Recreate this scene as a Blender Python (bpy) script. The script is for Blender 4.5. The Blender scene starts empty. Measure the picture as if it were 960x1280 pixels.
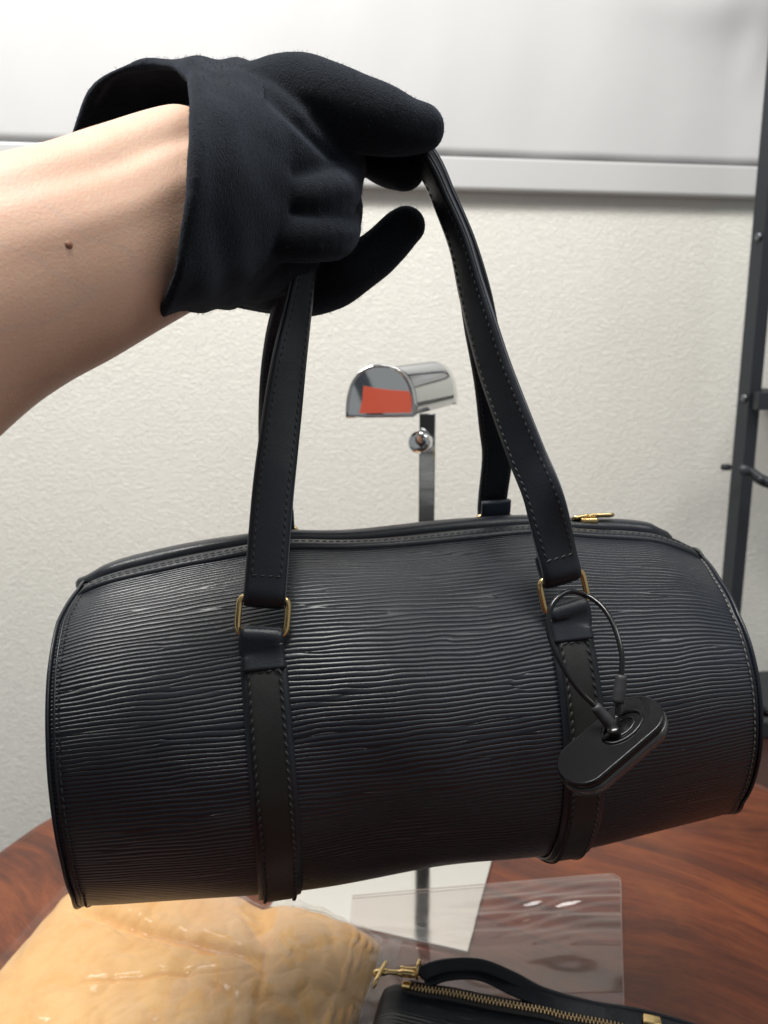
import bpy, bmesh, math, random
import numpy as np
from mathutils import Vector, noise
random.seed(4); rng = np.random.default_rng(4)
S = bpy.context.scene
COL = S.collection
pi = math.pi

# ------------------------------------------------------------------ camera, light, exposure
H = 0.40                       # camera height above the table top (z = 0)
PITCH = math.radians(11)
cam = bpy.data.objects.new('camera', bpy.data.cameras.new('camera')); COL.objects.link(cam)
cam.location = (0, 0, H); cam.rotation_euler = (pi/2 - PITCH, 0, 0)
cam.data.sensor_fit = 'VERTICAL'; cam.data.sensor_height = 24; cam.data.lens = 18
cam.data.clip_start = 0.01; cam.data.clip_end = 50
cam.data.dof.use_dof = True; cam.data.dof.focus_distance = 0.31; cam.data.dof.aperture_fstop = 9
S.camera = cam
S.view_settings.view_transform = 'Standard'; S.view_settings.look = 'None'
S.view_settings.exposure = 0.0; S.view_settings.gamma = 1
W = bpy.data.worlds.new('World'); S.world = W; W.use_nodes = True
W.node_tree.nodes['Background'].inputs[0].default_value = (0.90, 0.94, 0.97, 1)
W.node_tree.nodes['Background'].inputs[1].default_value = 0.31

def area(name, loc, target, sx, sy, power, color):
    l = bpy.data.lights.new(name, 'AREA'); l.shape = 'RECTANGLE'; l.size = sx; l.size_y = sy
    l.energy = power; l.color = color
    o = bpy.data.objects.new(name, l); COL.objects.link(o); o.location = loc
    o.rotation_euler = (Vector(target) - Vector(loc)).to_track_quat('-Z', 'Y').to_euler()
    return o
area('ceiling_panel_light', (-0.35, 0.22, 1.55), (-0.25, 0.6, 0.2), 0.9, 0.24, 30, (1.0, 0.98, 0.945))
area('ceiling_panel_light', (0.95, 0.0, 1.55), (0.6, 0.5, 0.2), 1.1, 0.3, 9, (1.0, 0.985, 0.95))

# ------------------------------------------------------------------ helpers
CR = np.array([1, 0, 0.]); CU = np.array([0, math.sin(PITCH), math.cos(PITCH)]); CF = np.array([0, math.cos(PITCH), -math.sin(PITCH)])
CO = np.array([0, 0, H])
def P(px, py, d):
    return CO + d*(CF + (px-480)/960*CR - (py-640)/960*CU)
def onz(px, py, z=0.0):
    r = CF + (px-480)/960*CR - (py-640)/960*CU
    return CO + r*((z-H)/r[2])
def V(*a): return np.array(a, float)
def nrm(v):
    v = np.asarray(v, float); n = np.linalg.norm(v, axis=-1, keepdims=True); return v/np.maximum(n, 1e-12)

def tag(o, label=None, cat=None, group=None, kind=None):
    if label: o['label'] = label
    if cat: o['category'] = cat
    if group: o['group'] = group
    if kind: o['kind'] = kind
    return o
def link(name, me, mat=None, parent=None, smooth=True):
    o = bpy.data.objects.new(name, me); COL.objects.link(o)
    if mat: me.materials.append(mat)
    if smooth and len(me.polygons): me.polygons.foreach_set('use_smooth', [True]*len(me.polygons))
    if parent is not None: o.parent = parent; o.matrix_parent_inverse = parent.matrix_world.inverted()
    return o
def empty(name, loc):
    o = bpy.data.objects.new(name, None); COL.objects.link(o); o.location = tuple(loc); o.empty_display_size = 0.02
    bpy.context.view_layer.update(); return o
class MB:
    def __init__(s): s.v = []; s.f = []; s.uv = []; s.n = 0
    def add(s, v, f, uv=None):
        v = np.asarray(v, float); s.v.append(v); s.f += [tuple(i+s.n for i in q) for q in f]
        s.uv.append(np.zeros((len(v), 2)) if uv is None else np.asarray(uv, float)); s.n += len(v); return s
    def build(s, name, mat, parent=None, smooth=True, kind=None, up=False):
        v = np.concatenate(s.v); me = bpy.data.meshes.new(name)
        me.from_pydata(v.tolist(), [], s.f); me.update()
        bm = bmesh.new(); bm.from_mesh(me); bmesh.ops.recalc_face_normals(bm, faces=bm.faces)
        if up and sum(f.normal.z*f.calc_area() for f in bm.faces) < 0: bmesh.ops.reverse_faces(bm, faces=bm.faces)
        bm.to_mesh(me); bm.free()
        uv = np.concatenate(s.uv); lay = me.uv_layers.new(name='UVMap')
        li = np.empty(len(me.loops), int); me.loops.foreach_get('vertex_index', li)
        lay.data.foreach_set('uv', uv[li].ravel())
        o = link(name, me, mat, parent, smooth)
        if kind: o['kind'] = kind
        return o
def gridf(nu, nv, cu=False, cv=False):
    f = []
    for i in range(nu if cu else nu-1):
        for j in range(nv if cv else nv-1):
            a = i*nv+j; b = ((i+1) % nu)*nv+j; c = ((i+1) % nu)*nv+(j+1) % nv; d = i*nv+(j+1) % nv
            f.append((a, b, c, d))
    return f
def spline(pts, n):
    """Catmull-Rom through rows of pts, n samples evenly in arc length of the first three columns"""
    p = np.asarray(pts, float); q = np.vstack([2*p[0]-p[1], p, 2*p[-1]-p[-2]]); out = []
    for i in range(1, len(q)-2):
        t = np.linspace(0, 1, 24, endpoint=False)[:, None]
        a, b, c, d = q[i-1], q[i], q[i+1], q[i+2]
        out.append(.5*(2*b+(c-a)*t+(2*a-5*b+4*c-d)*t*t+(3*b-a-3*c+d)*t**3))
    out = np.vstack(out+[p[-1:]])
    L = np.r_[0, np.cumsum(np.linalg.norm(np.diff(out[:, :3], axis=0), axis=1))]
    s = np.linspace(0, L[-1], n)
    return np.stack([np.interp(s, L, out[:, k]) for k in range(out.shape[1])], 1)
def frames(p):
    T = nrm(np.gradient(p, axis=0)); N = np.zeros_like(T)
    a = V(0, 0, 1) if abs(T[0][2]) < .9 else V(1, 0, 0)
    n = nrm(np.cross(T[0], a))
    for i in range(len(p)):
        n = nrm(n - T[i]*np.dot(n, T[i])); N[i] = n
    return T, N, np.cross(T, N)
def tube(mb, p, r, n=10, closed=False, caps=True):
    p = np.asarray(p, float); m = len(p); r = np.full(m, r) if np.isscalar(r) else np.asarray(r)
    if closed:
        T = nrm(np.roll(p, -1, 0)-np.roll(p, 1, 0)); c = p.mean(0)
        # planar-ish loops: use a fixed normal
        nn = nrm(np.cross(p[0]-c, p[m//4]-c)); N = nrm(np.cross(T, nn)); B = np.cross(T, N)
    else: T, N, B = frames(p)
    a = np.linspace(0, 2*pi, n, endpoint=False)
    v = (p[:, None]+r[:, None, None]*(np.cos(a)[None, :, None]*N[:, None]+np.sin(a)[None, :, None]*B[:, None])).reshape(-1, 3)
    f = gridf(m, n, closed, True)
    if caps and not closed: f += [tuple(range(n)), tuple(range((m-1)*n, m*n))[::-1]]
    s = np.repeat(np.linspace(0, 1, m), n)
    mb.add(v, f, np.stack([s, np.tile(a/(2*pi), m)], 1)); return mb
def ribbon(mb, p, wd, w, th, edge=0.0006, bulge=0.0, nx=10):
    """strap: path p, width direction wd (rows), width w, thickness th (scalars or rows); rounded edges"""
    p = np.asarray(p, float); m = len(p); T = nrm(np.gradient(p, axis=0))
    wd = np.broadcast_to(np.asarray(wd, float), p.shape); wd = nrm(wd - T*np.sum(wd*T, 1)[:, None]); N = np.cross(wd, T)
    w = np.broadcast_to(np.asarray(w, float), (m,)); th = np.broadcast_to(np.asarray(th, float), (m,))
    xs = []; 
    for k in range(nx): 
        x = -1+2*k/(nx-1); xs.append((x, 1.0))
    prof = []
    for x, _ in xs: prof.append((x*(1), 1, 1-x*x))
    for x, _ in xs[::-1]: prof.append((x, -1, 1-x*x))
    v = np.zeros((m, len(prof), 3)); uv = np.zeros((m, len(prof), 2)); L = np.r_[0, np.cumsum(np.linalg.norm(np.diff(p, axis=0), axis=1))]
    for j, (x, sd, q) in enumerate(prof):
        ed = 1-(abs(x) > .999)*.35
        v[:, j] = p + wd*(x*w/2)[:, None] + N*((th/2*ed*sd + (bulge*q if sd > 0 else 0)))[:, None]
        uv[:, j, 0] = L; uv[:, j, 1] = x*w/2
    k = len(prof); f = gridf(m, k, False, True)+[tuple(range(k))[::-1], tuple(range((m-1)*k, m*k))]
    mb.add(v.reshape(-1, 3), f, uv.reshape(-1, 2)); return mb
def stitches(mb, p, nrmls, pitch=0.0031, ln=0.0022, r=0.00032, slant=.25, side=None):
    """one little thread lozenge per stitch along path p on a surface with normals nrmls"""
    p = np.asarray(p, float); nrmls = np.broadcast_to(nrmls, p.shape)
    L = np.r_[0, np.cumsum(np.linalg.norm(np.diff(p, axis=0), axis=1))]
    for s in np.arange(pitch/2, L[-1], pitch):
        c = V(*[np.interp(s, L, p[:, k]) for k in range(3)]); n = nrm(V(*[np.interp(s, L, nrmls[:, k]) for k in range(3)]))
        c2 = V(*[np.interp(min(s+.0005, L[-1]), L, p[:, k]) for k in range(3)]); c1 = V(*[np.interp(max(s-.0005, 0), L, p[:, k]) for k in range(3)])
        t = nrm(c2-c1); b = np.cross(n, t); t = nrm(t+b*slant); b = np.cross(n, t)
        v = []
        for x, q in ((-.5, .35), (-.25, 1), (.25, 1), (.5, .35)):
            for a in (0, 1, 2, 3, 4):
                an = a/4*pi
                v.append(c+t*x*ln+(b*math.cos(an)+n*(math.sin(an)*1.1-.15))*r*q*1.3)
        mb.add(v, gridf(4, 5))
    return mb
def box(mb, c, sx, sy, sz, rz=0, bev=0.0):
    """box with chamfered vertical and horizontal edges"""
    bm = bmesh.new(); bmesh.ops.create_cube(bm, size=1)
    for q in bm.verts: q.co = Vector((q.co.x*sx, q.co.y*sy, q.co.z*sz))
    if bev: bmesh.ops.bevel(bm, geom=bm.edges[:], offset=bev, segments=2, profile=.7, affect='EDGES')
    v = np.array([q.co[:] for q in bm.verts]); bm.verts.index_update(); f = [[q.index for q in g.verts] for g in bm.faces]; bm.free()
    cz, sn = math.cos(rz), math.sin(rz)
    v = np.stack([v[:, 0]*cz-v[:, 1]*sn, v[:, 0]*sn+v[:, 1]*cz, v[:, 2]], 1)+np.asarray(c)
    mb.add(v, f, v[:, :2]); return mb
def cyl(mb, a, b, r, n=20, rings=None):
    a = np.asarray(a, float); b = np.asarray(b, float)
    rings = rings or [(0, .85), (.06, 1), (.94, 1), (1, .85)]
    return tube(mb, [a+(b-a)*t for t, _ in rings], [r*q for _, q in rings], n)
def nz(p, sc, off=0.0):
    return noise.noise(Vector((p[0]*sc+off, p[1]*sc-off, p[2]*sc+off*.7)))

# ------------------------------------------------------------------ materials
class NT:
    def __init__(s, name):
        s.m = bpy.data.materials.new(name); s.m.use_nodes = True; s.t = s.m.node_tree; s.n = s.t.nodes
        s.b = s.n['Principled BSDF']; s.out = s.n['Material Output']
    def node(s, ty, **kw):
        n = s.n.new(ty)
        for k, v in kw.items():
            if k.startswith('i_'): n.inputs[k[2:].replace('_', ' ')].default_value = v
            else: setattr(n, k, v)
        return n
    def l(s, a, b): s.t.links.new(a, b)
    def coord(s, kind='Object'): return s.node('ShaderNodeTexCoord').outputs[kind]
    def mapping(s, src, scale=(1, 1, 1), rot=(0, 0, 0), loc=(0, 0, 0)):
        m = s.node('ShaderNodeMapping'); m.inputs['Scale'].default_value = scale; m.inputs['Rotation'].default_value = rot; m.inputs['Location'].default_value = loc
        s.l(src, m.inputs['Vector']); return m.outputs[0]
    def noise(s, src, scale, detail=4, rough=.55, dist=0):
        n = s.node('ShaderNodeTexNoise'); n.inputs['Scale'].default_value = scale; n.inputs['Detail'].default_value = detail
        n.inputs['Roughness'].default_value = rough; n.inputs['Distortion'].default_value = dist
        if src: s.l(src, n.inputs['Vector'])
        return n.outputs['Fac']
    def math(s, op, a, b=None, c=None):
        n = s.node('ShaderNodeMath', operation=op)
        for i, x in enumerate((a, b, c)):
            if x is None: continue
            if isinstance(x, (int, float)): n.inputs[i].default_value = x
            else: s.l(x, n.inputs[i])
        return n.outputs[0]
    def ramp(s, fac, stops):
        r = s.node('ShaderNodeValToRGB'); e = r.color_ramp.elements
        while len(e) > 1: e.remove(e[-1])
        e[0].position = stops[0][0]; e[0].color = (*stops[0][1], 1)
        for p_, c_ in stops[1:]:
            q = e.new(p_); q.color = (*c_, 1)
        s.l(fac, r.inputs[0]); return r.outputs[0]
    def mix(s, f, a, b, mode='MIX'):
        n = s.node('ShaderNodeMix', data_type='RGBA', blend_type=mode)
        for i, x in ((0, f), (6, a), (7, b)):
            if isinstance(x, (int, float)): n.inputs[i].default_value = x
            elif isinstance(x, tuple): n.inputs[i].default_value = (*x, 1)
            else: s.l(x, n.inputs[i])
        return n.outputs[2]
    def rng(s, x, a, b, c, d):
        n = s.node('ShaderNodeMapRange'); s.l(x, n.inputs[0])
        for i, q in enumerate((a, b, c, d)): n.inputs[i+1].default_value = q
        return n.outputs[0]
    def bump(s, h, dist, strength=1.0, prev=None):
        b = s.node('ShaderNodeBump'); b.inputs['Distance'].default_value = dist; b.inputs['Strength'].default_value = strength
        s.l(h, b.inputs['Height'])
        if prev: s.l(prev, b.inputs['Normal'])
        s.l(b.outputs[0], s.b.inputs['Normal']); return b.outputs[0]
    def set(s, **kw):
        for k, v in kw.items():
            k = k.replace('_', ' ')
            i = s.b.inputs[k]
            if hasattr(v, 'links'): s.l(v, i)
            elif isinstance(v, tuple) and len(v) == 3 and i.type == 'RGBA': i.default_value = (*v, 1)
            else: i.default_value = v
        return s
M = {}
def epi(name, flip=False):
    m = NT(name); uv = m.coord('UV')
    sx = m.node('ShaderNodeSeparateXYZ'); m.l(uv, sx.inputs[0])
    low = m.noise(m.mapping(uv, (14, 30, 1)), 1, 3)
    v2 = m.math('ADD', sx.outputs[1], m.math('MULTIPLY', m.math('SUBTRACT', low, .5), .0055))
    cx = m.node('ShaderNodeCombineXYZ'); m.l(m.math('MULTIPLY', sx.outputs[0], .15), cx.inputs[0]); m.l(v2, cx.inputs[1])
    g = m.node('ShaderNodeTexGabor', gabor_type='2D'); m.l(cx.outputs[0], g.inputs['Vector'])
    g.inputs['Scale'].default_value = 150; g.inputs['Frequency'].default_value = 3.5
    g.inputs['Anisotropy'].default_value = 1.0; g.inputs['Orientation'].default_value = pi/2
    ridge = m.math('SINE', m.math('MULTIPLY', g.outputs['Phase'], pi))
    ridge = m.math('POWER', m.math('MAXIMUM', ridge, 0.0), .75)
    inten = m.rng(g.outputs['Intensity'], 0.0, .4, .8, 1.0)
    h = m.math('MULTIPLY', ridge, inten)
    grain = m.noise(m.mapping(uv, (900, 2200, 1)), 1, 3)
    h = m.math('ADD', h, m.math('MULTIPLY', grain, .12))
    m.bump(h, 0.00032, 1.0)
    wear = m.noise(m.mapping(uv, (18, 18, 1)), 1, 4)
    m.set(Base_Color=m.mix(m.rng(wear, .3, .7, 0, 1), (.0070, .0092, .0135), (.0105, .014, .021)), Roughness=m.rng(wear, .3, .75, .27, .40), Specular_IOR_Level=.55)
    return m.m
M['epi'] = epi('ridged_black_leather')
def smooth_leather(name, c=(.009, .0115, .017), r=.36, scale=1400):
    m = NT(name); o = m.coord('Object')
    n1 = m.noise(o, scale, 3); n2 = m.noise(o, 60, 3)
    m.bump(m.math('ADD', n1, m.math('MULTIPLY', n2, 3)), .00012, .8)
    m.set(Base_Color=c, Roughness=m.rng(n2, .3, .7, r-.06, r+.1), Specular_IOR_Level=.45); return m.m
M['leather'] = smooth_leather('smooth_black_leather')
M['leather_green'] = smooth_leather('black_strap_leather', (.013, .014, .013), .42)
M['lining'] = smooth_leather('strap_backing_leather', (.012, .019, .032), .55)
M['edge_paint'] = smooth_leather('painted_leather_edge', (.10, .105, .12), .5, 2500)
M['thread'] = NT('black_thread').set(Base_Color=(.012, .012, .014), Roughness=.6).m
M['lit_thread'] = NT('lit_grey_thread').set(Base_Color=(.09, .088, .08), Roughness=.5).m
def metal(name, c, r, sc=300):
    m = NT(name); n = m.noise(m.coord('Object'), sc, 3)
    m.set(Base_Color=c, Metallic=1.0, Roughness=m.rng(n, .3, .7, r*.7, r*1.5)); m.bump(n, .00006, .6); return m.m
M['gold'] = metal('brass_gold', (.80, .58, .27), .2)
M['chrome'] = metal('chrome', (.78, .79, .78), .05, 40)
M['chrome_base'] = metal('chrome_plate', (.95, .95, .93), .09, 25)
M['black_steel'] = NT('black_painted_steel').set(Base_Color=(.020, .023, .029), Roughness=.45).m
def mk():
    m = NT('wall_covering'); o = m.coord('Object')
    w = m.mapping(o, (1, 1, 1.7))
    a = m.noise(w, 135, 2, .45, .8); b = m.noise(w, 330, 2, .5, .6)
    cr = m.math('ABSOLUTE', m.math('SUBTRACT', a, .5))
    h = m.math('ADD', m.math('MULTIPLY', m.rng(cr, 0, .12, 0, 1), .8), m.math('MULTIPLY', b, .45))
    m.bump(h, .0013, .5)
    big = m.noise(o, 3, 3)
    m.set(Base_Color=m.mix(m.rng(big, .3, .7, 0, 1), (.77, .755, .69), (.81, .795, .73)), Roughness=.72); return m.m
M['wall'] = mk()
def mk():
    m = NT('white_film_sheet'); o = m.coord('Object'); a = m.noise(m.mapping(o, (1, 1, .6)), 9, 4, .5, .8)
    m.bump(a, .004, .35); m.set(Base_Color=(.56, .56, .56), Roughness=.42); return m.m
M['sheet'] = mk()
M['rail'] = NT('white_painted_rail').set(Base_Color=(.56, .56, .555), Roughness=.35).m
def mk():
    m = NT('figured_rosewood'); o = m.coord('Object')
    # broad swirling figure
    warp = m.noise(m.mapping(o, (1, 1, 1)), 3.2, 3, .5)
    wx = m.node('ShaderNodeVectorMath', operation='ADD'); m.l(m.mapping(o, (1, 1, 1), (0, 0, math.radians(38))), wx.inputs[0])
    nc = m.node('ShaderNodeTexNoise'); nc.inputs['Scale'].default_value = 2.6; nc.inputs['Detail'].default_value = 2; m.l(o, nc.inputs['Vector'])
    sc = m.node('ShaderNodeVectorMath', operation='SCALE'); sc.inputs['Scale'].default_value = .42; m.l(nc.outputs['Color'], sc.inputs[0]); m.l(sc.outputs[0], wx.inputs[1])
    wv = wx.outputs[0]
    bands = m.noise(m.mapping(wv, (5.0, 30, 1)), 1, 6, .6, .4)
    fine = m.noise(m.mapping(wv, (45, 620, 1)), 1, 3, .7)
    mid = m.noise(m.mapping(wv, (16, 110, 1)), 1, 5, .7, .5)
    f = m.math('ADD', m.math('MULTIPLY', bands, .50), m.math('ADD', m.math('MULTIPLY', mid, .30), m.math('MULTIPLY', fine, .20)))
    c = m.ramp(f, [(.32, (.014, .005, .003)), (.42, (.050, .013, .006)), (.49, (.100, .024, .009)), (.56, (.170, .042, .013)), (.68, (.27, .075, .022))])
    vein = m.noise(m.mapping(wv, (2.2, 46, 1)), 1, 3, .5, .8)
    c = m.mix(m.rng(vein, .60, .68, 0, .75), c, (.022, .007, .005))
    big = m.noise(o, 1.7, 2)
    c = m.mix(m.rng(big, .38, .62, .0, .45), c, (.13, .038, .022))
    po = m.noise(m.mapping(wv, (120, 1500, 1)), 1, 2, .6); c = m.mix(m.rng(po, .58, .70, 0, .6), c, (.02, .007, .004)); kn = m.noise(o, 12, 5, .7); c = m.mix(m.rng(kn, .5, .75, 0, .4), c, (.24, .075, .02))
    sp = m.noise(o, 110, 2); c = m.mix(m.rng(sp, .70, .80, 0, .55), c, (.03, .01, .007))
    m.set(Base_Color=c, Roughness=m.rng(mid, .3, .7, .27, .40), Specular_IOR_Level=.5, Coat_Weight=.1, Coat_Roughness=.2)
    m.bump(m.math('ADD', fine, mid), .0004, .5); return m.m
M['wood'] = mk()
def mk():
    m = NT('skin'); o = m.coord('Object')
    a = m.noise(o, 38, 4, .6); b = m.noise(o, 1500, 3); c_ = m.noise(m.mapping(o, (1, 1, 1)), 14, 2); vn = m.noise(m.mapping(o, (7, 12, 26), (0, .3, 0)), 1, 2, .5, .6); ft = m.noise(o, 260, 4, .7)
    c = m.mix(m.rng(a, .35, .68, 0, .55), (.64, .42, .30), (.61, .365, .26)); c = m.mix(m.rng(c_, .4, .7, 0, .35), c, (.66, .47, .34))
    c = m.mix(m.rng(m.math('ABSOLUTE', m.math('SUBTRACT', vn, .5)), 0, .022, .22, 0), c, (.42, .36, .33)); c = m.mix(m.rng(ft, .45, .75, 0, .30), c, (.60, .32, .24))
    vo = m.node('ShaderNodeTexVoronoi'); vo.inputs['Scale'].default_value = 900; m.l(o, vo.inputs['Vector'])
    m.bump(m.math('ADD', m.math('MULTIPLY', vo.outputs['Distance'], .6), b), .00016, .55)
    m.set(Base_Color=c, Roughness=.5, Subsurface_Weight=.35, Subsurface_Radius=(.008, .003, .0015), Subsurface_Scale=.5, Specular_IOR_Level=.35); return m.m
M['skin'] = mk()
M['mole'] = NT('mole').set(Base_Color=(.27, .12, .075), Roughness=.6).m
def mk():
    m = NT('black_knit'); o = m.coord('Object')
    n = m.noise(o, 1300, 3, .75); k = m.noise(m.mapping(o, (2600, 2600, 700)), 1, 2); f = m.noise(o, 60, 4)
    m.bump(m.math('ADD', m.math('ADD', n, k), m.math('MULTIPLY', f, 1.2)), .0006, .9)
    sp = m.noise(o, 2100, 1)
    c = m.mix(m.rng(n, .4, .75, 0, 1), (.006, .0072, .0095), (.012, .015, .020)); c = m.mix(m.rng(sp, .80, .86, 0, .3), c, (.2, .22, .25))
    m.set(Base_Color=c, Roughness=.95, Specular_IOR_Level=.15, Sheen_Weight=.17, Sheen_Roughness=.4, Sheen_Tint=(.6, .72, .95)); return m.m
M['knit'] = mk()
M['fuzz'] = NT('knit_fibre').set(Base_Color=(.02, .024, .034), Roughness=.9).m
def mk():
    m = NT('tan_flannel'); o = m.coord('Object'); a = m.noise(o, 9, 4, .6); b = m.noise(o, 700, 3, .7); d = m.noise(o, 45, 3, .6, .5)
    c = m.mix(m.rng(a, .35, .65, 0, 1), (.72, .42, .17), (.79, .50, .235)); c = m.mix(m.rng(d, .45, .70, 0, .5), c, (.66, .34, .12))
    m.bump(m.math('ADD', b, m.math('MULTIPLY', d, 1.6)), .0007, .7); m.set(Base_Color=c, Roughness=.95, Sheen_Weight=.3, Specular_IOR_Level=.1); return m.m
M['cloth'] = mk()
def film(name, tint, refl, rough, cloud, sc=16, bst=.45, patch=0):
    """thin clear plastic: mostly see-through, a Fresnel reflection, a little milky haze of its own"""
    m = NT(name); o = m.coord('Object')
    tr = m.node('ShaderNodeBsdfTransparent'); tr.inputs[0].default_value = (*tint, 1)
    gl = m.node('ShaderNodeBsdfGlossy'); gl.inputs['Roughness'].default_value = rough; gl.inputs[0].default_value = (1, 1, 1, 1)
    df = m.node('ShaderNodeBsdfDiffuse'); df.inputs[0].default_value = (.75, .75, .76, 1)
    n1 = m.noise(o, sc, 3, .5, 1.0); n2 = m.noise(o, sc*5, 2)
    b = m.node('ShaderNodeBump'); b.inputs['Distance'].default_value = .0025; b.inputs['Strength'].default_value = bst
    m.l(m.math('ADD', n1, m.math('MULTIPLY', n2, .1)), b.inputs['Height'])
    fr = m.node('ShaderNodeFresnel'); m.l(m.rng(m.node('ShaderNodeNewGeometry').outputs['Backfacing'], 0, 1, 1.5, 1/1.5), fr.inputs['IOR']); m.l(b.outputs[0], fr.inputs['Normal']); m.l(b.outputs[0], gl.inputs['Normal'])
    mx = m.node('ShaderNodeMixShader'); m.l(m.math('MINIMUM', m.math('MULTIPLY', fr.outputs[0], refl), 1.0), mx.inputs[0]); m.l(tr.outputs[0], mx.inputs[1]); m.l(gl.outputs[0], mx.inputs[2])
    m2 = m.node('ShaderNodeMixShader'); m2.inputs[0].default_value = cloud
    if patch:
        pn = m.noise(m.mapping(o, (1, .75, 1), (0, 0, .5)), 21, 3, .6, 1.6); sx = m.node('ShaderNodeSeparateXYZ'); m.l(o, sx.inputs[0])
        side = m.rng(m.math('ADD', sx.outputs[0], m.math('MULTIPLY', m.noise(o, 12, 3), .12)), -.10, -.045, 0, 1)
        m.l(m.math('ADD', m.math('MULTIPLY', m.math('MULTIPLY', m.rng(pn, .44, .50, 0, 1), side), patch), cloud), m2.inputs[0])
    m.l(mx.outputs[0], m2.inputs[1]); m.l(df.outputs[0], m2.inputs[2])
    m.l(m2.outputs[0], m.out.inputs['Surface']); return m.m
M['film'] = film('clear_vinyl', (.93, .90, .89), 1.9, .07, .03, 7, .12)
M['bagfilm'] = film('clear_bag_film', (.98, .98, .97), .33, .22, .012, 40, .4, .13)
M['film_edge'] = NT('vinyl_weld_edge').set(Base_Color=(.32, .24, .21), Roughness=.25).m
M['tagplastic'] = NT('smoky_black_plastic').set(Base_Color=(.006, .006, .007), Roughness=.2, Specular_IOR_Level=.3).m
M['tagrim'] = NT('clear_grey_plastic').set(Base_Color=(.12, .12, .122), Roughness=.2, Transmission_Weight=.6, IOR=1.45).m
M['cable'] = NT('black_coated_cable').set(Base_Color=(.006, .006, .007), Roughness=.2, Specular_IOR_Level=.45).m
M['rubber'] = NT('black_rubber_sleeve').set(Base_Color=(.025, .025, .028), Roughness=.5).m
M['red'] = NT('orange_red_reflection').set(Base_Color=(.72, .12, .065), Roughness=.3, Coat_Weight=.5).m
M['darkwood'] = NT('dark_red_brown_board').set(Base_Color=(.045, .018, .014), Roughness=.45).m
M['grey'] = NT('blue_grey_laminate').set(Base_Color=(.17, .19, .22), Roughness=.4).m
M['floor'] = NT('grey_floor').set(Base_Color=(.22, .22, .23), Roughness=.5).m
M['zipteeth'] = metal('antique_brass', (.55, .40, .22), .35)
M['ziptape'] = NT('black_zip_tape').set(Base_Color=(.01, .01, .012), Roughness=.85).m

# ------------------------------------------------------------------ setting
YAW = math.radians(7)
def wallpt(x, z, off=0.0):     # off: distance in front of the wall
    n = V(math.sin(YAW), -math.cos(YAW), 0)
    return V(x*math.cos(YAW), 1.02+x*math.sin(YAW), z)+n*off
def wall_quad(name, x0, x1, z0, z1, off, th, mat, nx=2, nzz=2, fn=None, parent=None):
    mb = MB(); xs = np.linspace(x0, x1, nx); zs = np.linspace(z0, z1, nzz)
    fr = [wallpt(x, z, off+th+(fn(x, z) if fn else 0)) for x in xs for z in zs]; bk = [wallpt(x, z, off) for x in xs for z in zs]
    uv = [(x, z) for x in xs for z in zs]; N = len(fr)
    f = gridf(nx, nzz); g = [tuple(i+N for i in q)[::-1] for q in f]
    rim = [i*nzz for i in range(nx)]+[(nx-1)*nzz+j for j in range(1, nzz)]+[i*nzz+nzz-1 for i in range(nx-2, -1, -1)]+[j for j in range(nzz-2, 0, -1)]
    side = [(rim[(k+1) % len(rim)], rim[k], rim[k]+N, rim[(k+1) % len(rim)]+N) for k in range(len(rim))]
    mb.add(fr+bk, f+g+side, uv+uv); return mb.build(name, mat, parent, smooth=fn is not None)
tag(wall_quad('wall', -2.2, 2.6, -0.72, 1.9, -0.05, 0.05, M['wall']), kind='structure')
fl = MB().add([(-3, -3, -.72), (3, -3, -.72), (3, 3, -.72), (-3, 3, -.72)], [(0, 1, 2, 3)]); tag(fl.build('floor', M['floor'], smooth=False), kind='structure')
# white film sheet hanging on the wall above a white rail
def sheetfn(x, z):
    e = .0035*noise.noise(Vector((x*5, z*3.2, 1)))+.0022*noise.noise(Vector((x*13, z*6, 7)))
    e += .0035*math.exp(-((x-.47-.25*(z-.78))/.018)**2)*math.exp(-((z-.80)/.06)**2)
    e += .002*math.exp(-((x-.42)/.10)**2)*math.exp(-((z-.83)/.02)**2)
    for q in (-.26, -.19, .07): e += .0012*math.exp(-((x-q)/.003)**2)
    return e
o = wall_quad('wall_sheet', -1.6, 1.7, 0.652, 1.35, 0.004, 0.012, M['sheet'], 300, 70, sheetfn)
tag(o, 'smooth white film sheet on the wall above the white rail', 'wall sheet')
o = wall_quad('wall_rail', -1.6, 1.7, 0.612, 0.650, 0.0, 0.019, M['rail'])
bv = o.modifiers.new('bevel', 'BEVEL'); bv.width = .003; bv.segments = 2
tag(o, 'white painted rail running along the textured wall under the sheet', 'rail')

# table: a free-edged slab
out = spline([(-.62, -.35, 0), (-.50, .10, 0), (-.40, .36, 0), (-.3225, .579, 0), (-.301, .627, 0), (-.25, .700, 0), (-.10, .765, 0), (.12, .785, 0), (.28, .755, 0), (.357, .694, 0), (.371, .675, 0), (.44, .56, 0), (.56, .30, 0), (.68, -.05, 0), (.70, -.35, 0)], 140)
out = np.array(out); c0 = V(0.03, .1, 0)
tb = MB(); N = len(out); vs = []
prof = [(-.012, 0.0), (-.004, -.0012), (0, -.005), (.001, -.018), (-.004, -.032), (-.012, -.036)]
for dr, z in prof:
    for q in out:
        dr_ = nrm(q-c0); vs.append(q+dr_*dr+V(0, 0, z))
fs = []
for k in range(len(prof)-1):
    for i in range(N): fs.append((k*N+i, (k+1)*N+i, (k+1)*N+(i+1) % N, k*N+(i+1) % N))
fs += [tuple(range(N))[::-1], tuple(range((len(prof)-1)*N, len(prof)*N))]
tb.add(vs, fs, np.array(vs)[:, :2])
table = empty('table', (0.03, .1, -.72)); tag(table, 'glossy figured red-brown wooden table with a free curved edge', 'table')
tb.build('tabletop', M['wood'], table, smooth=False)
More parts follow.
